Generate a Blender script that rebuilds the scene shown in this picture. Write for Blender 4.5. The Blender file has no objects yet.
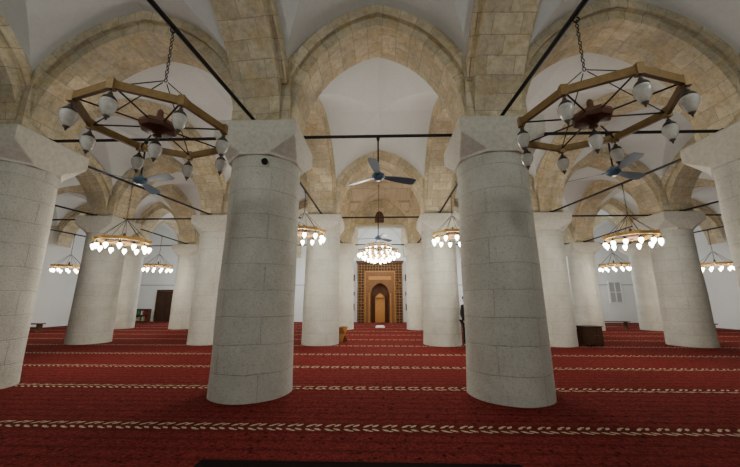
import bpy, bmesh, math, random
from mathutils import Vector, Matrix
random.seed(4)
S=bpy.context.scene
COL=S.collection
pi=math.pi

# ------------------------------------------------------------------ helpers
def link(o):
    COL.objects.link(o); return o
def tag(o,label,cat=None,group=None,kind=None):
    if label: o["label"]=label
    if cat: o["category"]=cat
    if group: o["group"]=group
    if kind: o["kind"]=kind
    return o
def mesh(name,V,F,mats=None,uv=None,smooth=False,angle=30,midx=None):
    m=bpy.data.meshes.new(name)
    m.from_pydata([tuple(v) for v in V],[],[tuple(f) for f in F])
    if mats:
        for mt in (mats if isinstance(mats,(list,tuple)) else [mats]): m.materials.append(mt)
    if uv:
        l=m.uv_layers.new(name="UVMap"); k=0
        for f in uv:
            for c in f:
                l.data[k].uv=c; k+=1
    if midx:
        for p,i in zip(m.polygons,midx): p.material_index=i
    if smooth:
        for p in m.polygons: p.use_smooth=True
        try: m.set_sharp_from_angle(angle=math.radians(angle))
        except Exception: pass
    m.validate(); m.update()
    return m
def obj(name,m,parent=None,loc=(0,0,0),rot=(0,0,0)):
    o=bpy.data.objects.new(name,m); link(o)
    o.location=loc; o.rotation_euler=rot
    if parent: o.parent=parent
    return o
def empty(name,loc,rot=(0,0,0)):
    o=bpy.data.objects.new(name,None); o.empty_display_size=.2
    o.location=loc; o.rotation_euler=rot
    return link(o)
class MB:
    """mesh builder collecting pieces"""
    def __init__(s): s.V=[];s.F=[];s.M=[]
    def add(s,V,F,mi=0):
        b=len(s.V); s.V+= [Vector(v) for v in V]; s.F+=[[i+b for i in f] for f in F]; s.M+=[mi]*len(F)
    def box(s,c,d,mi=0,bev=0):
        cx,cy,cz=c; x,y,z=d[0]/2,d[1]/2,d[2]/2
        if bev<=0:
            V=[(cx+i*x,cy+j*y,cz+k*z) for i in(-1,1) for j in(-1,1) for k in(-1,1)]
            F=[(0,1,3,2),(4,6,7,5),(0,4,5,1),(2,3,7,6),(0,2,6,4),(1,5,7,3)]
            s.add(V,F,mi); return
        bm=bmesh.new(); bmesh.ops.create_cube(bm,size=1)
        bmesh.ops.scale(bm,vec=(d[0],d[1],d[2]),verts=bm.verts)
        bmesh.ops.bevel(bm,geom=bm.edges[:],offset=bev,segments=2,affect='EDGES',profile=.5)
        bmesh.ops.translate(bm,vec=c,verts=bm.verts)
        bm.verts.index_update()
        s.add([v.co.copy() for v in bm.verts],[[v.index for v in f.verts] for f in bm.faces],mi); bm.free()
    def tube(s,p,q,r,n=8,mi=0,r2=None):
        p=Vector(p);q=Vector(q); d=(q-p)
        if d.length<1e-6: return
        d.normalize(); a=d.orthogonal().normalized(); b=d.cross(a)
        r2=r if r2 is None else r2
        V=[];F=[]
        for k in range(n):
            t=2*pi*k/n; o=a*math.cos(t)+b*math.sin(t)
            V+=[p+o*r,q+o*r2]
        for k in range(n):
            j=(k+1)%n; F.append((2*k,2*j,2*j+1,2*k+1))
        F.append([2*k for k in range(n)][::-1]); F.append([2*k+1 for k in range(n)])
        s.add(V,F,mi)
    def lathe(s,prof,n=24,c=(0,0,0),mi=0,cap=True):
        V=[];F=[];c=Vector(c)
        for r,z in prof:
            for k in range(n):
                t=2*pi*k/n; V.append(c+Vector((r*math.cos(t),r*math.sin(t),z)))
        for i in range(len(prof)-1):
            for k in range(n):
                j=(k+1)%n; F.append((i*n+k,i*n+j,(i+1)*n+j,(i+1)*n+k))
        if cap:
            F.append([k for k in range(n)][::-1]); F.append([(len(prof)-1)*n+k for k in range(n)])
        s.add(V,F,mi)
    def torus(s,c,R,r,axis,stretch=1.3,n=12,m=6,mi=0):
        V=[];F=[];c=Vector(c)
        side=Vector((1,0,0)) if axis==0 else Vector((0,1,0)); up=Vector((0,0,1)); nn=side.cross(up)
        for i in range(n):
            t=2*pi*i/n; rad=side*math.cos(t)+up*math.sin(t)
            cc=c+side*(R*math.cos(t))+up*(R*stretch*math.sin(t))
            for j in range(m):
                p=2*pi*j/m; V.append(cc+rad*(r*math.cos(p))+nn*(r*math.sin(p)))
        for i in range(n):
            for j in range(m):
                a=(i+1)%n;b=(j+1)%m
                F.append((i*m+j,a*m+j,a*m+b,i*m+b))
        s.add(V,F,mi)
    def mesh(s,name,mats,smooth=False,angle=35):
        return mesh(name,s.V,s.F,mats,smooth=smooth,angle=angle,midx=s.M)

# ------------------------------------------------------------------ materials
class NT:
    def __init__(s,name):
        s.m=bpy.data.materials.new(name); s.m.use_nodes=True; s.t=s.m.node_tree; s.n=s.t.nodes; s.l=s.t.links
        s.b=s.n["Principled BSDF"]
    def node(s,ty,**kw):
        n=s.n.new(ty)
        for k,v in kw.items(): setattr(n,k,v)
        return n
    def put(s,sock,v):
        if hasattr(v,'is_output'): s.l.new(v,sock)
        else:
            if isinstance(v,(tuple,list)) and len(v)==3 and sock.type=='RGBA': v=(*v,1)
            sock.default_value=v
    def math(s,op,a,b=0.0,c=None,clamp=False):
        n=s.node('ShaderNodeMath',operation=op); n.use_clamp=clamp
        s.put(n.inputs[0],a); s.put(n.inputs[1],b)
        if c is not None: s.put(n.inputs[2],c)
        return n.outputs[0]
    def mix(s,f,a,b,bt='MIX'):
        n=s.node('ShaderNodeMix',data_type='RGBA',blend_type=bt)
        s.put(n.inputs[0],f); s.put(n.inputs[6],a); s.put(n.inputs[7],b); return n.outputs[2]
    def noise(s,vec,scale,detail=4,rough=.6):
        n=s.node('ShaderNodeTexNoise'); n.inputs['Scale'].default_value=scale; n.inputs['Detail'].default_value=detail
        n.inputs['Roughness'].default_value=rough
        if vec is not None: s.l.new(vec,n.inputs['Vector'])
        return n.outputs['Fac']
    def ramp(s,f,stops):
        n=s.node('ShaderNodeValToRGB'); s.put(n.inputs[0],f); e=n.color_ramp.elements
        while len(e)<len(stops): e.new(.5)
        for x,(p,c) in zip(e,stops): x.position=p; x.color=(*c,1) if len(c)==3 else c
        return n.outputs[0]
    def bump(s,h,st=.3,d=.02):
        n=s.node('ShaderNodeBump'); n.inputs['Strength'].default_value=st; n.inputs['Distance'].default_value=d
        s.put(n.inputs['Height'],h); s.l.new(n.outputs[0],s.b.inputs['Normal'])
    def coord(s,w='Object'): return s.node('ShaderNodeTexCoord').outputs[w]
    def geo(s): return s.node('ShaderNodeNewGeometry').outputs['Position']
    def xyz(s,v):
        n=s.node('ShaderNodeSeparateXYZ'); s.l.new(v,n.inputs[0]); return n.outputs
    def fin(s,col,rough=.8,metal=0,spec=.3):
        s.put(s.b.inputs['Base Color'],col); s.put(s.b.inputs['Roughness'],rough)
        s.b.inputs['Metallic'].default_value=metal; s.b.inputs['Specular IOR Level'].default_value=spec
        return s.m
def simple(name,col,rough=.6,metal=0,spec=.3,var=.12,scale=12,emit=0,ecol=None):
    t=NT(name); f=t.noise(t.coord(),scale)
    c=t.mix(f,tuple(x*(1-var) for x in col),tuple(min(1,x*(1+var)) for x in col))
    t.fin(c,rough,metal,spec)
    if emit:
        t.b.inputs['Emission Color'].default_value=(*(ecol or col),1); t.b.inputs['Emission Strength'].default_value=emit
        try: t.m.cycles.emission_sampling='NONE'
        except Exception: pass
    return t.m

def stone_mat(name,c1,c2,mort,bw=.58,rh=.32):
    t=NT(name); uv=t.coord('UV')
    P=t.geo()
    wn=t.node('ShaderNodeTexNoise'); wn.inputs['Scale'].default_value=2.0; t.l.new(P,wn.inputs['Vector'])
    br=t.node('ShaderNodeTexBrick')
    va=t.node('ShaderNodeVectorMath',operation='MULTIPLY_ADD'); t.l.new(wn.outputs['Color'],va.inputs[0]); va.inputs[1].default_value=(.03,.03,0); t.l.new(uv,va.inputs[2])
    t.l.new(va.outputs[0],br.inputs['Vector'])
    br.offset=.5
    for k,v in (('Scale',1.0),('Brick Width',bw),('Row Height',rh),('Mortar Size',.008),('Mortar Smooth',.4),('Bias',0.0)):
        br.inputs[k].default_value=v
    br.inputs['Color1'].default_value=(*c1,1); br.inputs['Color2'].default_value=(*c2,1); br.inputs['Mortar'].default_value=(*mort,1)
    n1=t.noise(P,.8,5,.65); n2=t.noise(P,10,5,.75); n3=t.noise(P,2.6,4,.7)
    c=t.mix(t.math('MULTIPLY',t.ramp(n1,[(.43,(0,0,0)),(.62,(1,1,1))]),.58),br.outputs['Color'],(.31,.295,.24))
    c=t.mix(t.math('MULTIPLY',t.ramp(n3,[(.45,(0,0,0)),(.64,(1,1,1))]),.55),c,(.55,.43,.22))
    c=t.mix(.6,c,t.ramp(n2,[(.30,(.48,.45,.39)),(.58,(1,1,1))]),'MULTIPLY')
    h=t.math('ADD',t.math('MULTIPLY',br.outputs['Fac'],-.5),t.math('MULTIPLY',n2,.8))
    t.bump(h,.5,.025)
    return t.fin(c,.9,0,.15)
M_stone=stone_mat("limestone_masonry",(.76,.685,.51),(.54,.475,.345),(.40,.345,.245))

def column_mat():
    t=NT("whitewashed_column_stone"); uv=t.coord('UV'); P=t.geo()
    wn=t.node('ShaderNodeTexNoise'); wn.inputs['Scale'].default_value=2.0; t.l.new(P,wn.inputs['Vector'])
    va=t.node('ShaderNodeVectorMath',operation='MULTIPLY_ADD'); t.l.new(wn.outputs['Color'],va.inputs[0]); va.inputs[1].default_value=(.06,.06,0); t.l.new(uv,va.inputs[2])
    br=t.node('ShaderNodeTexBrick'); t.l.new(va.outputs[0],br.inputs['Vector'])
    for k,v in (('Scale',1.0),('Brick Width',1.47),('Row Height',.44),('Mortar Size',.009),('Mortar Smooth',.7)):
        br.inputs[k].default_value=v
    br.inputs['Color1'].default_value=(.71,.715,.665,1); br.inputs['Color2'].default_value=(.67,.675,.625,1); br.inputs['Mortar'].default_value=(.54,.535,.48,1)
    n1=t.noise(P,1.5,5,.7); n2=t.noise(P,28,5,.8)
    c=t.mix(.55,br.outputs['Color'],t.ramp(n1,[(.3,(.62,.63,.57)),(.68,(1,1,1))]),'MULTIPLY')
    c=t.mix(.55,c,t.ramp(n2,[(.33,(.42,.42,.38)),(.49,(1,1,1))]),'MULTIPLY')
    h=t.math('ADD',t.math('MULTIPLY',br.outputs['Fac'],-.35),n2)
    t.bump(h,.85,.03)
    return t.fin(c,.92,0,.12)
M_col=column_mat()

def plaster(name,col,stone_below=None,gr=.25):
    t=NT(name); P=t.geo()
    n1=t.noise(P,.7,5,.6); n2=t.noise(P,14,4,.6)
    c=t.mix(n1,tuple(x*.80 for x in col),col)
    c=t.mix(gr,c,t.ramp(n2,[(.3,(.6,.59,.56)),(.65,(1,1,1))]),'MULTIPLY')
    if stone_below is not None:
        z=t.math('ADD',t.xyz(P)[2],t.math('MULTIPLY',n1,.25))
        f=t.math('GREATER_THAN',stone_below,z)
        c=t.mix(f,c,(.48,.42,.31))
    t.bump(n2,.15 if gr<.4 else .5,.015)
    return t.fin(c,.9,0,.2)
M_vault=plaster("vault_plaster",(.72,.755,.76),6.15,gr=.15)
M_wall=plaster("wall_plaster",(.90,.93,.93),gr=.1)
def rubble():
    t=NT("vault_ashlar"); P=t.geo()
    x,y,z=t.xyz(P); cb=t.node('ShaderNodeCombineXYZ'); t.l.new(t.math('ADD',x,0),cb.inputs[0]); t.l.new(t.math('ADD',z,t.math('MULTIPLY',y,.7)),cb.inputs[1])
    br=t.node('ShaderNodeTexBrick'); t.l.new(cb.outputs[0],br.inputs['Vector'])
    for k,v in (('Scale',1.0),('Brick Width',.6),('Row Height',.32),('Mortar Size',.010)): br.inputs[k].default_value=v
    br.inputs['Color1'].default_value=(.72,.64,.48,1); br.inputs['Color2'].default_value=(.54,.47,.35,1); br.inputs['Mortar'].default_value=(.40,.35,.25,1)
    n2=t.noise(P,10,4,.7)
    c=t.mix(.5,br.outputs['Color'],t.ramp(n2,[(.28,(.55,.52,.46)),(.62,(1,1,1))]),'MULTIPLY')
    t.bump(n2,.5,.02)
    return t.fin(c,.9)
M_ashlar=rubble()

def carpet():
    t=NT("red_prayer_carpet"); P=t.coord('Object'); X,Y,Z=t.xyz(P)
    SP=1.84
    v=t.math('SUBTRACT',t.math('FRACT',t.math('ADD',t.math('DIVIDE',t.math('SUBTRACT',Y,4.36),SP),.5)),.5)
    dv=t.math('MULTIPLY',v,SP)
    adv=t.math('ABSOLUTE',dv)
    per=.24
    ux=t.math('MULTIPLY',t.math('SUBTRACT',t.math('FRACT',t.math('DIVIDE',X,per)),.5),per)
    def leaf(cx,cy,ang,a,b):
        px=t.math('SUBTRACT',ux,cx); py=t.math('SUBTRACT',dv,cy)
        ca,sa=math.cos(ang),math.sin(ang)
        p=t.math('ADD',t.math('MULTIPLY',px,ca),t.math('MULTIPLY',py,sa))
        q=t.math('SUBTRACT',t.math('MULTIPLY',py,ca),t.math('MULTIPLY',px,sa))
        e=t.math('ADD',t.math('POWER',t.math('ABSOLUTE',t.math('DIVIDE',p,a)),1.5),t.math('POWER',t.math('ABSOLUTE',t.math('DIVIDE',q,b)),1.5))
        return t.math('LESS_THAN',e,1.0)
    specs=[(-.058,.055,.75,.056,.022),(.052,.070,.75,.056,.022),(-.005,.095,.2,.034,.016),
           (-.053,-.070,-.55,.056,.022),(.058,-.058,-.55,.056,.022),(.0,-.096,-.1,.032,.015)]
    L=leaf(*specs[0])
    for s_ in specs[1:]: L=t.math('MAXIMUM',L,leaf(*s_))
    n=t.noise(P,30,4,.85); n2=t.noise(P,1.3,4,.6); n3=t.noise(P,9,4,.8)
    vo=t.node('ShaderNodeTexVoronoi',feature='F1'); vo.inputs['Scale'].default_value=8.5; vo.inputs['Randomness'].default_value=.6; t.l.new(P,vo.inputs['Vector'])
    base=t.ramp(n,[(.38,(.038,.007,.007)),(.62,(.25,.036,.032))])
    base=t.mix(t.math('MULTIPLY',t.ramp(vo.outputs['Distance'],[(.14,(1,1,1)),(.30,(0,0,0))]),.85),base,(.016,.006,.006))
    base=t.mix(t.math('MULTIPLY',t.ramp(n3,[(.48,(0,0,0)),(.60,(1,1,1))]),.4),base,(.29,.046,.040))
    base=t.mix(t.math('MULTIPLY',n2,.3),base,(.05,.009,.009))
    ln=t.math('GREATER_THAN',t.math('SINE',t.math('MULTIPLY',Y,2*pi/.23)),.7)
    base=t.mix(t.math('MULTIPLY',ln,.3),base,(.022,.007,.007))
    band=t.math('LESS_THAN',adv,.15)
    base=t.mix(t.math('MULTIPLY',band,.5),base,(.08,.012,.011))
    c=t.mix(L,base,t.ramp(n,[(.38,(.26,.19,.11)),(.60,(.64,.56,.41))]))
    t.bump(n,.6,.012)
    return t.fin(c,.98,0,.02)
M_carpet=carpet()

M_iron=simple("dark_iron",(.022,.022,.024),.5,.6,.4)
M_capmetal=simple("dull_pewter_cap",(.09,.08,.065),.45,.6,.5)
M_brass=simple("aged_brass_ring",(.20,.125,.043),.5,.2,.4,.55,14)
M_gold=simple("bright_gold_ring",(.50,.30,.08),.35,.4,.5)
M_wood=simple("dark_reddish_wood",(.10,.042,.022),.5,0,.4,.4,9)
M_cab=simple("cabinet_wood",(.060,.030,.018),.6,0,.2,.4,9)
M_tan=simple("brown_carved_wood",(.20,.092,.034),.6,0,.25,.45,7)
M_orange=simple("golden_oak",(.42,.19,.05),.5,0,.3,.3,8)
def lampglass():
    t=NT("frosted_lamp_glass"); P=t.coord(); n=t.noise(P,25)
    c=t.ramp(n,[(.3,(.60,.62,.61)),(.7,(.80,.80,.76))])
    t.b.inputs['Coat Weight'].default_value=.6
    t.b.inputs['Transmission Weight'].default_value=.5; t.b.inputs['IOR'].default_value=1.15
    return t.fin(c,.1,0,.7)
M_glass=lampglass()
M_lit=simple("lit_lamp_glass",(1,.97,.86),.4,0,.3,.02,4,emit=24,ecol=(1,.91,.68))
M_fan=simple("blue_grey_enamel",(.08,.155,.24),.35,.1,.5)
M_black=simple("black_cloth",(.012,.012,.014),.9)
M_skin=simple("skin",(.50,.31,.22),.6)
M_white=simple("white_cotton",(.8,.8,.78),.9)
M_dark=simple("dark_rubber_mat",(.010,.005,.005),.95,0,.05)
M_grey=simple("grey_marble",(.42,.43,.42),.4)
M_pane=simple("dark_window_pane",(.07,.075,.08),.2,0,.5)
def carved():
    t=NT("carved_walnut_ornament"); P=t.coord()
    vo=t.node('ShaderNodeTexVoronoi',feature='DISTANCE_TO_EDGE'); vo.inputs['Scale'].default_value=4.6; vo.inputs['Randomness'].default_value=.12; t.l.new(P,vo.inputs['Vector'])
    c=t.ramp(vo.outputs['Distance'],[(.015,(.34,.18,.065)),(.06,(.19,.095,.036)),(.11,(.040,.020,.010)),(.5,(.12,.055,.024))])
    t.bump(vo.outputs['Distance'],.8,.05)
    return t.fin(c,.6,0,.15)
M_carved=carved()

# ------------------------------------------------------------------ room grid
SPR=4.8; RISE=2.3; TH=.4; HP=.55
rho=1.20; cc=(rho*rho-1)/2; RR=1+cc
def Sh(q):
    q=min(1,abs(q)); return math.sqrt(max(0,RR*RR-(q+cc)**2))/rho
Ys=[-6.6,-.4,5.9,12.3,18.6,24.6]
Xs=[
 [-20,-16.2,-12.2,-7.6,-2.86,2.45,7.2,12,16.2,20],
 [-20,-16.2,-12.2,-7.6,-2.86,2.45,7.2,12,16.2,20],
 [-20,-16.2,-12.2,-7.50,-2.26,2.20,7.36,12,16.2,20],
 [-20,-15.7,-11.1,-6.5,-2.24,2.30,6.4,11.2,15.6,20],
 [-20,-15.1,-11.4,-6.5,-2.2,2.2,6.5,11.65,15.2,20],
 [-20,-15.1,-11.4,-6.5,-2.2,2.2,6.5,11.65,15.2,20]]
NC=10
def node(r,c): return Vector((Xs[r][c],Ys[r],0))

fm=mesh("floor",[(-20,-6.6,0),(20,-6.6,0),(20,24.6,0),(-20,24.6,0),(-20,-6.6,-.2),(20,-6.6,-.2),(20,24.6,-.2),(-20,24.6,-.2)],
        [(0,1,2,3),(7,6,5,4),(0,4,5,1),(1,5,6,2),(2,6,7,3),(3,7,4,0)],M_carpet)
tag(obj("floor",fm),"red patterned prayer carpet with ivory leaf stripes",kind="structure")
def wallbox(name,c,d,m,label):
    b=MB(); b.box(c,d); tag(obj(name,b.mesh(name,[m])),label,kind="structure")
wallbox("wall_far",(0,24.75,4),(40.6,.3,8),M_wall,"white plastered qibla wall")
wallbox("wall_left",(-20.15,9,4),(.3,31.2,8),M_wall,"white plastered side wall")
wallbox("wall_right",(20.15,9,4),(.3,31.2,8),M_wall,"white plastered side wall")
wallbox("wall_back",(0,-6.75,4),(40.6,.3,8),M_wall,"white plastered rear wall")

def ceiling():
    V=[];F=[];MI=[]
    N=20
    for r in range(5):
        for c in range(NC-1):
            A,B,C,D=node(r,c),node(r,c+1),node(r+1,c+1),node(r+1,c)
            Lx=((B-A).length+(C-D).length)/2; Ly=((D-A).length+(C-B).length)/2
            ax=(Lx/2-HP+TH); ay=(Ly/2-HP+TH)
            us=[-1.0-1e-4]+[-1+2*i/N for i in range(N+1)]+[1+1e-4]
            def par(L,a): 
                return [0]+[.5+u*a/L for u in us[1:-1]]+[1]
            sx=par(Lx,ax); sy=par(Ly,ay); n=len(us); base=len(V)
            for j in range(n):
                for i in range(n):
                    s,t=sx[i],sy[j]
                    p=A*(1-s)*(1-t)+B*s*(1-t)+C*s*t+D*(1-s)*t
                    q=min(abs(us[i]),abs(us[j]),.9)
                    V.append((p.x,p.y,SPR+(RISE+TH)*Sh(q)))
            for j in range(n-1):
                for i in range(n-1):
                    a=base+j*n+i;b=a+1;c2=b+n;d=a+n
                    ic=(i-(n-1)/2+.5); jc=(j-(n-1)/2+.5)
                    if ic*jc>0: F+= [(a,c2,b),(a,d,c2)]
                    else: F+= [(a,d,b),(b,d,c2)]
                    MI+=[1 if (r==3 and c==4) else 0]*2
    m=mesh("ceiling",V,F,[M_vault,M_ashlar],smooth=True,angle=14,midx=MI)
    tag(obj("ceiling",m),"white plastered groin vaults between stone arches",kind="structure")
ceiling()

# stone arches : stepped (two order) rings
def arch(p,q,name="stone_arch"):
    d=(q-p).normalized(); L=(q-p).length; n=Vector((-d.y,d.x,0)); mid=(p+q)/2; a=L/2-HP/max(abs(d.x),abs(d.y))
    N=34; V=[];F=[];UV=[]
    pts=[];arc=0;last=None; T1=.2; REC=.11
    for k in range(N+1):
        qq=math.sin(-pi/2+pi*k/N); x=qq*a; z=RISE*Sh(qq)
        def off(T,ex=0):
            xe=max(-a,min(a,qq*(a+T))); return xe,(RISE+T)*Sh(xe/(a+T))+ex
        if last: arc+=math.hypot(x-last[0],z-last[1])
        last=(x,z); pts.append(((x,z),off(T1),off(TH,.02),arc))
    for A,B,C,ar in pts:
        for sgn in(-1,1):
            o1=n*(HP-REC)*sgn; o2=n*(HP-.005)*sgn
            for (x,z),o in((A,o1),(B,o1),(B,o2),(C,o2)):
                V.append(mid+d*x+o+Vector((0,0,SPR+z)))
    rw=[(.03,.24),(.24,.30),(.35,.58)]
    for k in range(N):
        i=k*8; j=i+8; a0,a1=pts[k][3],pts[k+1][3]
        F.append((i,j,j+4,i+4)); UV.append([(0.05,a0),(0.05,a1),(1.05,a1),(1.05,a0)])
        for s in range(3):
            u0,u1=rw[s]
            F.append((i+s,i+s+1,j+s+1,j+s)); UV.append([(u0,a0),(u1,a0),(u1,a1),(u0,a1)])
            F.append((i+4+s,j+4+s,j+5+s,i+5+s)); UV.append([(u0,a0),(u0,a1),(u1,a1),(u1,a0)])
        F.append((i+3,i+7,j+7,j+3)); UV.append([(0,a0),(1,a0),(1,a1),(0,a1)])
    m=mesh(name,V,F,M_stone,uv=UV)
    return tag(obj(name,m),"pointed arch of weathered beige limestone blocks joining two columns","arch","stone arches of the prayer hall")
def rod(p,q):
    d=(q-p).normalized(); e=HP/max(abs(d.x),abs(d.y)); z=Vector((0,0,SPR+.04))
    b=MB(); b.tube(p+d*(e+.002)+z,q-d*(e+.002)+z,.032,8)
    b.tube(p+d*(e+.002)+z,p+d*(e+.03)+z,.06,8); b.tube(q-d*(e+.002)+z,q-d*(e+.03)+z,.06,8)
    return tag(obj("tie_rod",b.mesh("tie_rod",[M_iron],smooth=True)),"thin dark iron tie rod spanning between column tops","tie rod","iron tie rods")
for r in range(1,5):
    for c in range(NC-1):
        if r==1 and c not in(3,4,5): continue
        arch(node(r,c),node(r,c+1))
        if r>=2 and 1<=c<=7: rod(node(r,c),node(r,c+1))
for r in range(0,5):
    for c in range(1,NC-1):
        if r==0 and c not in(3,4,5,6): continue
        arch(node(r,c),node(r+1,c))
        if r>=1: 
            if r==1 and c in(1,2,7,8): continue
            if r<4: rod(node(r,c),node(r+1,c))
M_capm=plaster("capital_stone",(.70,.69,.62),gr=.5)
def screen():
    p,q=node(4,4),node(4,5); a=(q-p).length/2-HP; zb=5.98; N=40; y0=18.25; y1=18.66
    hw=.27; wz0=6.10; wsp=6.52; wh=.34
    V=[];F=[];UV=[]
    xs=[-a+2*a*k/N for k in range(N+1)]
    xs=sorted(set([round(x,4) for x in xs if not(hw*.9<abs(x)<hw*1.1)]+[-hw,hw]))
    def quad(x0,x1,za0,za1,zb0,zb1):
        b=len(V)
        for y in(y0,y1):
            V.extend([(x0,y,za0),(x1,y,za1),(x1,y,zb1),(x0,y,zb0)])
        for f in((0,1,2,3),(5,4,7,6),(0,4,5,1),(3,2,6,7)):
            F.append([b+i for i in f]); UV.append([(V[b+i][0]+2,V[b+i][2]) for i in f])
    top=lambda x: SPR+RISE*Sh(x/a)+.02
    for x0,x1 in zip(xs[:-1],xs[1:]):
        t0,t1=top(x0),top(x1)
        if max(t0,t1)<=zb: continue
        t0=max(t0,zb); t1=max(t1,zb)
        if abs((x0+x1)/2)<hw:
            quad(x0,x1,zb,zb,wz0,wz0)
            quad(x0,x1,wsp+wh*Sh(x0/hw),wsp+wh*Sh(x1/hw),t0,t1)
        else: quad(x0,x1,zb,zb,t0,t1)
    o=obj("masonry_screen",mesh("masonry_screen",V,F,M_stone,uv=UV))
    tag(o,"block masonry screen filling the arch head with small arched opening","masonry screen")
    b=MB(); b.box((0,18.5,zb-.07),(2*a*.93,.5,.13),bev=.02); s=obj("cornice",b.mesh("cornice",[M_capm]),o)
    b=MB(); V=[];N2=14
    pts=[(-hw,wz0)]+[(hw*math.sin(-pi/2+pi*k/N2),wsp+wh*Sh(math.sin(-pi/2+pi*k/N2))) for k in range(N2+1)]+[(hw,wz0)]
    b.add([(x,18.42,z) for x,z in pts],[list(range(len(pts)))],1)
    b.box((0,18.40,(wz0+wsp+wh)/2),(.03,.03,wsp+wh-wz0)); b.box((0,18.40,wsp),(2*hw,.03,.03))
    obj("shutter",b.mesh("shutter",[M_tan,M_wood]),o)
screen()

# columns
def shaft_mesh():
    n=56; H=4.17; rings=[(.695,0),(.695,.04)]+[(.69-.045*(i/12),.04+(H-.04)*i/12) for i in range(1,13)]
    V=[];F=[];UV=[]
    for r,z in rings:
        for k in range(n):
            t=2*pi*k/n; rr=r+.006*math.sin(3*t+z*2.1)+.004*math.sin(7*t-z*3)
            V.append((rr*math.cos(t),rr*math.sin(t),z))
    for i in range(len(rings)-1):
        for k in range(n):
            j=(k+1)%n; F.append((i*n+k,i*n+j,(i+1)*n+j,(i+1)*n+k))
            u0=k*4.4/n;u1=(k+1)*4.4/n; UV.append([(u0,rings[i][1]),(u1,rings[i][1]),(u1,rings[i+1][1]),(u0,rings[i+1][1])])
    F.append(list(range(n))[::-1]); UV.append([(0,0)]*n)
    return mesh("shaft",V,F,M_col,uv=UV,smooth=True)
def capital_mesh():
    # octagonal-to-square faceted block: flat triangular chamfers between the round shaft and the square top
    V=[];F=[]
    n=8; S2=.745; z0,z1,z2=4.15,4.50,4.80
    r8=.675/math.cos(pi/8)
    lo=[(r8*math.cos(pi/8+2*pi*k/8),r8*math.sin(pi/8+2*pi*k/8)) for k in range(8)]  # octagon, flats on axes
    sq=[(S2,S2),(-S2,S2),(-S2,-S2),(S2,-S2)]
    for x,y in lo: V.append((x,y,z0))
    for x,y in lo: V.append((x,y,z0+.05))
    for x,y in sq: V.append((x,y,z1))
    for x,y in sq: V.append((x,y,z2-.015))
    for x,y in sq: V.append((x*.985,y*.985,z2))
    for k in range(8): F.append((k,(k+1)%8,8+(k+1)%8,8+k))
    # octagon vertices 0,1 are beside corner 0 (45deg): vertex k at 22.5+45k
    for c in range(4):
        a=2*c; b=2*c+1; nx=(2*c+2)%8; cn=(c+1)%4
        F.append((8+a,8+b,16+c))            # corner facet
        F.append((8+b,8+nx,16+cn,16+c))     # side facet
    for c in range(4):
        d=(c+1)%4
        F.append((16+c,16+d,20+d,20+c)); F.append((20+c,20+d,24+d,24+c))
    F.append((24,25,26,27)); F.append(tuple(range(8))[::-1])
    bm=bmesh.new(); vs=[bm.verts.new(v) for v in V]
    for f in F: bm.faces.new([vs[i] for i in f])
    bmesh.ops.bevel(bm,geom=bm.edges[:],offset=.018,segments=2,affect='EDGES',profile=.6)
    bmesh.ops.recalc_face_normals(bm,faces=bm.faces[:])
    m=bpy.data.meshes.new("capital"); bm.to_mesh(m); bm.free(); m.materials.append(M_capm)
    return m
PT=SPR+(RISE+TH)*Sh(.78)
def pier_mesh(top):
    h=HP; V=[(-h,-h,SPR),(h,-h,SPR),(h,h,SPR),(-h,h,SPR),(-h,-h,top),(h,-h,top),(h,h,top),(-h,h,top)]
    F=[];UV=[]
    for k in range(4):
        j=(k+1)%4; F.append((k,j,j+4,k+4)); UV.append([(0.05,SPR),(1.15,SPR),(1.15,top),(0.05,top)])
    F.append((4,5,6,7)); UV.append([(0,0),(1,0),(1,1),(0,1)])
    return mesh("pier",V,F,M_stone,uv=UV)
SM=shaft_mesh(); CM=capital_mesh(); PM=pier_mesh(PT)
for r in range(1,5):
    for c in range(1,NC-1):
        if r==1 and c not in(3,4,5,6): continue
        e=empty("column",node(r,c))
        tag(e,"massive round whitewashed stone column with faceted square capital","column","columns of the prayer hall")
        obj("shaft",SM,e); obj("capital",CM,e); o=obj("pier",PM,e); o["label"]="beige limestone pier block rising to the vault"

# ------------------------------------------------------------------ chandeliers
def bar_mesh(name,L,r,mat):
    b=MB(); b.tube((0,0,0),(L,0,0),r,6); return b.mesh(name,[mat],smooth=True)
def chain_mesh(L):
    b=MB(); n=max(3,int(L/.055)); st=L/n
    for k in range(n): b.torus((0,0,st*(k+.5)),.017,.0055,k%2,stretch=st/.04,n=10,m=5)
    b.torus((0,0,L),.035,.008,0,1.0)
    return b.mesh("chain",[M_iron],smooth=True)
def ring_mesh(R,mat,h=.08,w=.04):
    b=MB(); V=[];F=[]
    for k in range(8):
        t=2*pi*k/8; 
        for rr,z in((R,-h/2),(R+w,-h/2),(R+w,h/2),(R,h/2)): V.append((rr*math.cos(t),rr*math.sin(t),z))
    for k in range(8):
        j=(k+1)%8
        for q in range(4):
            w2=(q+1)%4; F.append((k*4+q,j*4+q,j*4+w2,k*4+w2))
    b.add(V,F)
    for k in range(8):
        t=2*pi*k/8; b.box(((R+w/2)*math.cos(t),(R+w/2)*math.sin(t),0),(.06,.06,h+.03))
    return b.mesh("ring",[mat])
def hub_mesh():
    b=MB(); b.lathe([(.03,-.13),(.05,-.11),(.03,-.09),(.07,-.06),(.18,-.045),(.20,0),(.18,.045),(.09,.06),(.04,.09),(.03,.2),(.015,.22)],8); return b.mesh("hub",[M_wood])
def cap_mesh(mat):
    b=MB(); b.lathe([(.008,.0),(.008,-.03),(.018,-.034),(.022,-.055),(.035,-.066),(.050,-.084),(.057,-.098),(.050,-.104)],16)
    return b.mesh("lamp",[mat],smooth=True)
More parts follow.
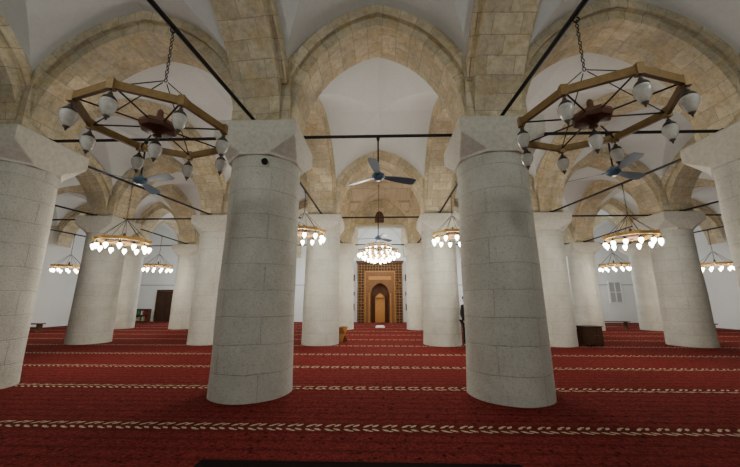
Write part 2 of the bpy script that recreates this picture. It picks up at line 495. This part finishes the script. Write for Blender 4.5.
def globe_mesh(mat):
    b=MB(); b.lathe([(.046,-.10),(.062,-.115),(.070,-.138),(.070,-.165),(.060,-.20),(.044,-.235),(.026,-.265)],18)
    b.lathe([(.027,-.263),(.028,-.270),(.014,-.284),(.010,-.295),(.003,-.312)],12,mi=1)
    return b.mesh("glass_globe",[mat,M_capmetal],smooth=True,angle=60)
def globe_lit():
    b=MB(); b.lathe([(.03,-.09),(.045,-.11),(.055,-.135),(.055,-.16),(.042,-.195),(.02,-.235),(.004,-.26)],14)
    return b.mesh("glass_globe",[M_lit],smooth=True,angle=60)
CAP=cap_mesh(M_capmetal); GL=globe_mesh(M_glass); GLL=globe_lit(); HUB=hub_mesh()
def chandelier(x,y,zh,ztop,R=.80,lit=False,rot=0.3,label="",dense=False):
    e=empty("chandelier",(x,y,zh),(0,0,rot))
    tag(e,label,"chandelier","octagonal mosque chandeliers")
    mat=M_gold if lit else M_brass
    obj("ring",ring_mesh(R,mat),e)
    obj("hub",HUB,e)
    sp=bar_mesh("spoke",R-.15,.009,M_iron)
    SH=.58
    a=math.atan2(-SH,R-.03); st=bar_mesh("stay_rod",math.hypot(SH,R-.03),.006,M_iron)
    obj("chain",chain_mesh(ztop-.035-zh-SH),e,(0,0,SH))
    for k in range(8):
        t=2*pi*k/8
        obj("spoke",sp,e,(.17*math.cos(t),.17*math.sin(t),0),(0,0,t))
        if k%2==0 or lit:
            o=obj("stay_rod",st,e,(.03*math.cos(t),.03*math.sin(t),SH)); o.rotation_euler=(0,-a,t)
    ringspec=[(R+.017,8,-.05)]
    if lit: ringspec=[(R+.017,12,-.05)]
    if dense: ringspec=[(R+.017,22,-.05),(R*.8,16,-.18),(R*.55,12,-.28),(R*.3,6,-.34),(R*.62,12,.26)]
    if dense:
        for rr,zz in((R*.8,-.14),(R*.55,-.24),(R*.3,-.30),(R*.62,.30)):
            b=MB(); n=32;V=[];F=[]
            for k in range(n):
                t=2*pi*k/n
                for q,z in((rr-.02,zz-.02),(rr+.02,zz-.02),(rr+.02,zz+.03),(rr-.02,zz+.03)): V.append((q*math.cos(t),q*math.sin(t),z))
            for k in range(n):
                j=(k+1)%n
                for q in range(4): F.append((k*4+q,j*4+q,j*4+(q+1)%4,k*4+(q+1)%4))
            b.add(V,F)
            for k in range(4):
                t=pi/2*k
                if zz<0: b.tube((rr*math.cos(t),rr*math.sin(t),zz),((rr+.2)*math.cos(t),(rr+.2)*math.sin(t),zz+.12),.01,6)
                else: b.tube((rr*math.cos(t),rr*math.sin(t),zz),(.02*math.cos(t),.02*math.sin(t),zz+.05),.01,6)
            obj("inner_ring",b.mesh("inner_ring",[mat]),e)
    for rr,cnt,zz in ringspec:
        for k in range(cnt):
            t=2*pi*k/cnt
            r2=rr
            if not dense and lit and k%3: r2=rr*.955
            l=obj("lamp",CAP,e,(r2*math.cos(t),r2*math.sin(t),zz))
            obj("glass_globe",GLL if lit else GL,l)
    if not lit:
        l=obj("lamp",CAP,e,(0,0,-.12)); 
        obj("glass_globe",GL,l)
    return e
def linex(c,Y):
    for r in range(5):
        if Ys[r]<=Y<=Ys[r+1]:
            f=(Y-Ys[r])/(Ys[r+1]-Ys[r]); return Xs[r][c]*(1-f)+Xs[r+1][c]*f
ZR=SPR+.04
lab1="large unlit octagonal wood and brass chandelier with frosted glass lamps"
lab2="golden octagonal chandelier with glowing lamps hanging from a tie rod"
chandelier(linex(4,3.2)+.0,3.2,3.49,ZR,R=.71,label=lab1,rot=.1)
chandelier(linex(5,3.2)+.03,3.2,3.52,ZR,R=.72,label=lab1,rot=-.1)
LIGHTS=[]
for c,Y,z in((3,8.4,3.18),(6,8.75,3.30),(2,15.7,3.29),(7,15.8,3.29),(1,15.2,3.22),(8,15.0,3.22),(4,9.1,3.56),(5,9.6,3.56)):
    x=linex(c,Y); chandelier(x,Y,z,ZR,R=.60,lit=True,label=lab2,rot=.2*c); LIGHTS.append((x,Y,z-.5,1))
chandelier(-.05,15.4,3.95,7.4,R=.98,lit=True,label="tiered golden chandelier crowded with glowing lamps before the mihrab",dense=True); LIGHTS.append((0,15.4,3.1,1.7))

# ------------------------------------------------------------------ ceiling fans
def blade_mesh():
    b=MB(); V=[];F=[]; n=10; L=.70
    for i in range(n+1):
        u=i/n; x=.12+u*L; w=.04+.055*math.sin(min(1,u*1.3)*pi/2) if u<.95 else .07
        tw=.3
        for s,zz in((-1,0),(1,0)): V.append((x,s*w,-s*w*tw))
    for i in range(n): F.append((2*i,2*i+1,2*i+3,2*i+2))
    m=len(V)
    V+= [(v[0],v[1],v[2]+.008) for v in V]
    for i in range(n): F.append((m+2*i,m+2*i+2,m+2*i+3,m+2*i+1))
    for i in range(n):
        F.append((2*i,2*i+2,m+2*i+2,m+2*i)); F.append((2*i+1,m+2*i+1,m+2*i+3,2*i+3))
    F.append((0,m,m+1,1)); F.append((2*n,2*n+1,m+2*n+1,m+2*n))
    b.add(V,F); b.box((.12,0,0.01),(.16,.035,.012))
    return b.mesh("blade",[M_fan])
BL=blade_mesh()
def fan(x,y,z,rot,tilt=0):
    e=empty("ceiling_fan",(x,y,z),(0,0,rot)); tag(e,"three-bladed blue-grey ceiling fan on a thin downrod","ceiling fan","ceiling fans on the tie rods")
    b=MB(); b.lathe([(.02,-.08),(.06,-.075),(.115,-.035),(.13,.0),(.12,.045),(.06,.08),(.03,.13)],24); obj("motor",b.mesh("motor",[M_fan],smooth=True),e)
    b=MB(); b.tube((0,0,.1),(0,0,ZR-z-.03),.016,8); b.lathe([(.015,ZR-z-.12),(.035,ZR-z-.06),(.035,ZR-z-.033)],16); obj("downrod",b.mesh("downrod",[M_iron],smooth=True),e)
    for k in range(3): obj("blade",BL,e,rot=(0,0,2*pi*k/3))
fan(-.02,5.9,3.96,math.radians(-97))
fan(-4.85,5.9,3.93,math.radians(-15))
fan(4.55,5.9,4.0,math.radians(20))
fan(-.06,12.3,3.98,math.radians(-70))

# ------------------------------------------------------------------ mihrab
def mihrab():
    e=empty("mihrab",(0,24.58,0)); tag(e,"carved walnut mihrab portal with pointed niche in the white wall","mihrab"); e.scale=(1.0,1.0,.94)
    b=MB(); b.box((-1.42,-.28,2.3),(.56,.56,4.6),bev=.02); b.box((1.42,-.28,2.3),(.56,.56,4.6),bev=.02); b.box((0,-.28,4.30),(2.28,.56,.6),bev=.02)
    obj("carved_frame",b.mesh("carved_frame",[M_carved]),e)
    b=MB(); b.box((0,-.31,4.68),(3.5,.64,.12),bev=.02); b.box((0,-.33,4.79),(3.64,.7,.08),bev=.02)
    obj("cornice",b.mesh("cornice",[M_wood]),e)
    hw=.68; W=1.14; top=4.0; sp=2.2; V=[];F=[];N=20
    b=MB()
    b.box((-(W+hw)/2,-.32,top/2),(W-hw,.42,top)); b.box(((W+hw)/2,-.32,top/2),(W-hw,.42,top))
    for k in range(N+1):
        q=math.sin(-pi/2+pi*k/N); x=q*hw; z=sp+.85*Sh(q)
        V+=[(x,-.53,z),(x,-.53,top),(x,-.11,z)]
    for k in range(N):
        i=3*k;j=i+3; F+=[(i,j,j+1,i+1),(i,i+2,j+2,j)]
    b.add(V,F); obj("arched_panel",b.mesh("arched_panel",[M_tan]),e)
    b=MB(); 
    for x in(-.8,.8):
        b.lathe([(.07,0),(.07,.1),(.045,.14),(.045,2.1),(.07,2.16),(.075,2.25)],14,(x,-.58,0))
    b.box((0,-.55,3.45),(1.7,.04,.28),bev=.01)
    for x in(-1.11,1.11): b.box((x,-.55,2),(.06,.06,4))
    b.box((0,-.55,3.97),(2.28,.06,.06))
    obj("gilt_moulding",b.mesh("gilt_moulding",[M_orange]),e)
    n=16;V=[];F=[]
    lv=[0,.5,1,1.5,2.2]+[2.2+.85*Sh(1-u/6) if u<6 else 3.05 for u in range(1,7)]
    for i,z in enumerate(lv):
        r=hw if z<=2.2 else hw*(1-((i-4)/6))
        for k in range(n+1):
            t=pi*k/n; V.append((r*math.cos(t),-.5+.45*math.sin(t)*(r/hw),z))
    for i in range(len(lv)-1):
        for k in range(n):
            F.append((i*(n+1)+k,i*(n+1)+k+1,(i+1)*(n+1)+k+1,(i+1)*(n+1)+k))
    obj("niche",mesh("niche",V,F,M_wood,smooth=True),e)
    b=MB(); b.box((0,-.42,.95),(.72,.12,1.9),bev=.02); b.lathe([(.36,0),(.3,.12),(.18,.25),(.0,.36)],20,(0,-.42,1.9))
    obj("niche_panel",b.mesh("niche_panel",[M_orange],smooth=True),e)
mihrab()
def window(name,x,z,w,h,y=24.6,frame=M_wall,glass=M_pane):
    b=MB(); V=[];F=[]
    hw=w/2; base=z-h/2
    pts=[(-hw,base),(-hw,base+h),(hw,base+h),(hw,base)]
    n=4; t=.08
    inn=[(p[0]*(1-2*t/w),base+t+(p[1]-base)*(1-2*t/h)) for p in pts]
    for p,q in zip(pts,inn): V+=[(x+p[0],y-.08,p[1]),(x+q[0],y-.08,q[1]),(x+p[0],y,p[1]),(x+q[0],y-.01,q[1])]
    for k in range(n):
        i=4*k;j=4*((k+1)%n); F+=[(i,j,j+1,i+1),(i,i+2,j+2,j),(i+1,j+1,j+3,i+3)]
    b.add(V,F,0); b.add([(x+q[0],y-.015,q[1]) for q in inn],[list(range(n))],1)
    b.box((x,y-.05,z),(.05,.05,h-.1)); b.box((x,y-.05,z),(w-.1,.05,.05))
    tag(obj(name,b.mesh(name,[frame,glass])),"small window set in the wall",kind="structure")
window("window_1",-9.0,2.2,1.2,1.6)
window("window_2",17.6,2.2,1.0,1.6,glass=M_grey)
window("window_3",13.2,2.2,1.2,1.6,glass=M_grey)
def door(name,x,w,h,mat):
    b=MB(); y=24.56
    for s in(-1,1): b.box((x+s*(w/2+.05),y-.02,h/2),(.1,.12,h),bev=.01)
    b.box((x,y-.02,h+.05),(w+.2,.12,.1),bev=.01)
    for s in(-1,1):
        b.box((x+s*w/4,y,h/2),(w/2-.02,.05,h-.02))
        for zc,hh in((h*.28,h*.38),(h*.74,h*.38)): b.box((x+s*w/4,y-.03,zc),(w/2-.2,.03,hh),bev=.01)
    tag(obj(name,b.mesh(name,[mat])),"dark panelled double door in the wall",kind="structure")
door("door_1",-16.6,1.3,2.3,M_cab)
b=MB(); b.box((-11,24.58,2.75),(18,.05,.07)); tag(obj("trim_1",b.mesh("trim_1",[M_grey])),"grey dado rail",kind="structure")
b=MB(); b.box((11,24.58,2.75),(18,.05,.07)); tag(obj("trim_2",b.mesh("trim_2",[M_grey])),"grey dado rail",kind="structure")
for x in(-2.25,2.25):
    for zc,hh in((1.1,.5),(2.1,.28),(3.3,.5)):
        b=MB(); b.box((x,24.56,zc),(.62,.06,hh),bev=.01); b.box((x,24.53,zc),(.45,.04,hh-.14),bev=.01)
        tag(obj("wall_plaque",b.mesh("wall_plaque",[M_wood])),"small dark wooden plaque on the white wall by the mihrab","wall plaque","plaques beside the mihrab")

# ------------------------------------------------------------------ furniture
def cabinet(x,y,rz,w=.66,d=.5,h=.68):
    e=empty("cabinet",(x,y,0),(0,0,rz)); tag(e,"low dark brown wooden cabinet beside a column","cabinet")
    b=MB(); b.box((0,0,h/2+.02),(w-.04,d-.04,h-.08),bev=.006); b.box((0,0,h-.015),(w+.02,d+.02,.03),bev=.006)
    for i in(-1,1):
        for j in(-1,1): b.box((i*(w/2-.05),j*(d/2-.05),.035),(.05,.05,.07))
    obj("body",b.mesh("body",[M_cab]),e)
    for i in(-1,1):
        b=MB(); b.box((0,0,0),(w/2-.04,.02,h-.16),bev=.004); b.box((0,-.012,0),(w/2-.12,.01,h-.26),bev=.003)
        dd=obj("door",b.mesh("door",[M_cab]),e,(i*w/4*.96,-d/2+.012,h/2+.0))
        b=MB(); b.lathe([(.008,0),(.008,.015),(.014,.02),(.012,.03)],12); obj("knob",b.mesh("knob",[M_brass],smooth=True),dd,(-i*.10,-.012,.04),(pi/2,0,0))
cabinet(7.50,12.05,.25)
BM=[simple("book_cover_%s"%nm,c,.6) for nm,c in(("green",(.05,.2,.1)),("maroon",(.3,.04,.04)),("tan",(.5,.38,.2)),("white",(.7,.7,.65)))]
def bookcase(x,y,w,h,rz=0):
    e=empty("bookcase",(x,y,0),(0,0,rz)); tag(e,"low brown wooden bookcase with rows of books by the wall","bookcase","low bookcases along the far wall")
    b=MB()
    for sx in(-1,1): b.box((sx*(w/2-.02),0,h/2),(.04,.35,h))
    b.box((0,.165,h/2),(w-.08,.02,h))
    obj("body",b.mesh("body",[M_wood]),e)
    n=2
    for k in range(n+1):
        b=MB(); b.box((0,0,0),(w-.08,.34,.035)); obj("shelf",b.mesh("shelf",[M_wood]),e,(0,-.01,.05+(h-.07)*k/n))
    for k in range(n):
        xx=-w/2+.1; z=.05+(h-.07)*k/n+.018
        while xx<w/2-.15:
            t=random.uniform(.05,.08); hh=random.uniform(.24,.32)
            bb=MB(); bb.box((0,0,hh/2),(t,.2,hh),bev=.004); mt=random.choice(BM)
            o=obj("book",bb.mesh("book",[mt]),None,(x+xx+t/2,y-.03,z)); tag(o,"upright hardback book on a low shelf","book","books on the low shelves")
            xx+=t+.004+ (random.random()<.15)*.12
bookcase(-18.3,24.2,1.6,.95); bookcase(14.9,24.2,1.9,.95); bookcase(-14.6,24.2,1.5,.95)
def bench(x,y,w,rz=0):
    e=empty("low_bench",(x,y,0),(0,0,rz)); tag(e,"long low dark wooden bench on the carpet by the aisle","bench","low benches in the aisles")
    b=MB(); b.box((0,0,.40),(w,.34,.05),bev=.01); obj("seat",b.mesh("seat",[M_wood]),e)
    for s in(-1,1):
        b=MB(); b.box((0,0,.19),(.06,.28,.38),bev=.008); obj("leg",b.mesh("leg",[M_wood]),e,(s*(w/2-.15),0,0))
    b=MB(); b.box((0,0,.2),(w-.3,.04,.08)); obj("stretcher",b.mesh("stretcher",[M_wood]),e)
bench(-18.0,16.2,1.6); bench(13.3,19.2,1.8); bench(16.6,17.5,1.4)
def stand(x,y,rz):
    e=empty("book_stand",(x,y,0),(0,0,rz)); tag(e,"small folding wooden book stand at the foot of a column","book stand")
    for s in(-1,1):
        b=MB(); V=[];d=Vector((s*.30,0,.52)).normalized(); nn=Vector((d.z,0,-d.x))*.012; st=Vector((-s*.16,0,0))
        a0=st; a1=st+d*.62
        for a in(a0,a1):
            for yy in(-.17,.17):
                V+=[a+Vector((0,yy,0))+nn,a+Vector((0,yy,0))-nn]
        b.add(V,[(0,1,3,2),(4,6,7,5),(0,4,5,1),(2,3,7,6),(0,2,6,4),(1,5,7,3)])
        obj("board",b.mesh("board",[M_orange]),e,(0,0,.015))
stand(-1.50,12.95,.9)
b=MB(); b.box((0,0,.03),(.55,.8,.04),bev=.015); b.box((0,.25,.075),(.45,.25,.05),bev=.02)
tag(obj("prayer_rug",b.mesh("prayer_rug",[M_white],smooth=True),None,(.0,19.8,-.008)),"small folded white prayer rug lying on the carpet","prayer rug")
b=MB(); b.box((-.22,2.86,.012),(3.1,1.2,.024),bev=.008)
tag(obj("floor_mat",b.mesh("floor_mat",[M_dark])),"wide black rubber floor mat on the carpet","floor mat")
b=MB(); b.lathe([(.055,-.03),(.055,.02),(.045,.03),(.04,.02),(.01,.015)],20)
a=math.atan2(-5.9,2.28-.55)
o=obj("wall_speaker",b.mesh("wall_speaker",[M_black],smooth=True),None,(-2.26+.675*math.cos(a),5.9+.675*math.sin(a),4.02)); o.rotation_euler=(pi/2,0,a+pi/2)
tag(o,"small round black fitting fixed to the column shaft","speaker")

# ------------------------------------------------------------------ person
def skin(name,V,E,Rr,mat,parent,root=0,sub=2):
    m=bpy.data.meshes.new(name); m.from_pydata(V,E,[]); m.materials.append(mat)
    o=obj(name,m,parent)
    mod=o.modifiers.new("Skin",'SKIN'); 
    for i,r in enumerate(Rr):
        d=m.skin_vertices[0].data[i]; 
        d.radius=(r,r) if not isinstance(r,tuple) else r
        d.use_root=(i==root)
    mod.use_smooth_shade=True
    s=o.modifiers.new("Sub",'SUBSURF'); s.levels=sub; s.render_levels=sub
    return o
def person(x,y,rz):
    e=empty("person",(x,y,0),(0,0,rz)); tag(e,"person in black coat and trousers standing beside a column","person")
    V=[(0,0,.95),(0,0,1.12),(0,0,1.32),(0,-.01,1.42),(0,-.02,1.50),(0,-.02,1.60),(0,-.02,1.68)]
    R=[(.15,.11),(.14,.10),(.17,.11),(.06,.06),(.055,.06),(.078,.095),(.06,.075)]
    E=[(i,i+1) for i in range(6)]
    def ch(st,pts,rs):
        p=st
        for q,r in zip(pts,rs):
            V.append(q);R.append(r);E.append((p,len(V)-1));p=len(V)-1
        return p
    for s in(-1,1):
        ch(0,[(s*.1,0,.86),(s*.11,-.01,.48),(s*.115,.02,.09),(s*.13,-.12,.04)],[.09,.062,.042,.038])
        w=ch(2,[(s*.19,0,1.37),(s*.245,.02,1.10),(s*.25,-.06,.86),(s*.25,-.09,.79)],[.058,.045,.03,.03])
    b=skin("body",V,E,R,M_skin,e)
    for s in(-1,1):
        for k in range(5):
            if k<4:
                fy=-.125+.02*k; L=(.07,.08,.075,.06)[k]
                P=[(s*.25,-.095+.012*(k-1.5),.78),(s*.25,fy,.75-.02),(s*.243,fy,.75-.02-L*.5),(s*.232,fy+.004,.75-.02-L)]
            else: P=[(s*.245,-.11,.82),(s*.235,-.135,.79),(s*.228,-.145,.755)]
            skin("finger",P,[(i,i+1) for i in range(len(P)-1)],[.010,.009,.008,.0075][:len(P)],M_skin,e,sub=1)
    V=[(0,0,.80),(0,0,1.0),(0,0,1.15),(0,0,1.33),(0,-.01,1.43)]; R=[(.19,.15),(.175,.14),(.165,.125),(.19,.125),(.075,.07)]; E=[(i,i+1) for i in range(4)]
    for s in(-1,1): ch(3,[(s*.2,0,1.375),(s*.25,.02,1.10),(s*.255,-.055,.88)],[.07,.06,.045])
    skin("coat",V,E,R,M_black,e)
    V=[(0,0,.93)];R=[(.16,.12)];E=[]
    for s in(-1,1): ch(0,[(s*.1,0,.84),(s*.11,-.01,.48),(s*.115,.02,.10)],[.105,.08,.06])
    skin("trousers",V,E,R,M_black,e)
    for s in(-1,1): skin("shoe",[(s*.115,.05,.045),(s*.12,-.04,.045),(s*.13,-.15,.035)],[(0,1),(1,2)],[.045,.047,.036],M_black,e)
    skin("hair",[(0,.02,1.60),(0,.01,1.68),(0,-.04,1.725)],[(0,1),(1,2)],[(.085,.085),(.085,.09),(.06,.055)],M_black,e)
    b=MB(); b.lathe([(.004,.02),(.012,0),(.014,-.012),(.004,-.016)],10,(0,-.118,1.60)); 
    obj("nose",b.mesh("nose",[M_skin],smooth=True),e)
    for s in(-1,1):
        b=MB(); b.lathe([(.002,.01),(.01,.004),(.01,-.004),(.002,-.01)],10,(s*.03,-.103,1.625)); obj("eye",b.mesh("eye",[M_dark],smooth=True),e)
        b=MB(); b.lathe([(.004,.03),(.016,.015),(.016,-.012),(.004,-.03)],10,(s*.082,-.01,1.61)); obj("ear",b.mesh("ear",[M_skin],smooth=True),e)
    b=MB(); b.box((0,-.108,1.565),(.045,.012,.01),bev=.003); obj("mouth",b.mesh("mouth",[M_wood]),e)
person(2.98,11.5,.9)

# ------------------------------------------------------------------ lights
def pl(x,y,z,w,r=.25,col=(1,.95,.86)):  # serves both the chandelier lamps and the added fill lights
    l=bpy.data.lights.new("lamp_or_fill_light",'POINT'); l.energy=w; l.shadow_soft_size=r; l.color=col
    o=bpy.data.objects.new("lamp_or_fill_light",l); o.location=(x,y,z); link(o)
for x,y,z,k in LIGHTS: pl(x,y,z,135*k,.2,(1,.91,.77))
for x in(-13.5,-4.7,4.7,13.5): pl(x,21.6,3.2,260,.5,(.97,1,.99))  # fill added to brighten the far bays, no lamps hang here
pl(0,21.6,4.6,230,.5,(.97,1,.99))  # added fill in front of the mihrab wall, not a lamp
for x in(-9,9): pl(x,9.2,3.4,55,.5,(.96,1,.96))  # weak fill added in the side bays, no fixture
pl(0,9,3.2,75,.5,(.96,1,.96))  # added fill for the middle of the nave, no fixture
for x in(-4.2,4.2): pl(x,.2,4.2,140,.3,(.98,1,.93))  # fill added beside the camera to even out the near columns
pl(0,-.8,4.2,110,.3,(.98,1,.93))  # unseen fill added behind the camera
W=bpy.data.worlds.new("World"); S.world=W; W.use_nodes=True
W.node_tree.nodes["Background"].inputs[0].default_value=(.8,.85,1,1); W.node_tree.nodes["Background"].inputs[1].default_value=.2

# ------------------------------------------------------------------ camera
cam=bpy.data.cameras.new("camera"); co=bpy.data.objects.new("camera",cam); link(co)
f=316.0
cam.sensor_width=36; cam.lens=f/740*36; cam.clip_start=.05
Yc=Vector((380-370,-(301-233.5),-f)).normalized()
Zc=Vector((1,1477.5,-f)); Zc=(Zc-Yc*Zc.dot(Yc)).normalized()
Xc=Yc.cross(Zc)
M=Matrix((Xc,Yc,Zc))
co.matrix_world=Matrix.Translation((0,0,1.55))@M.to_4x4()
S.camera=co
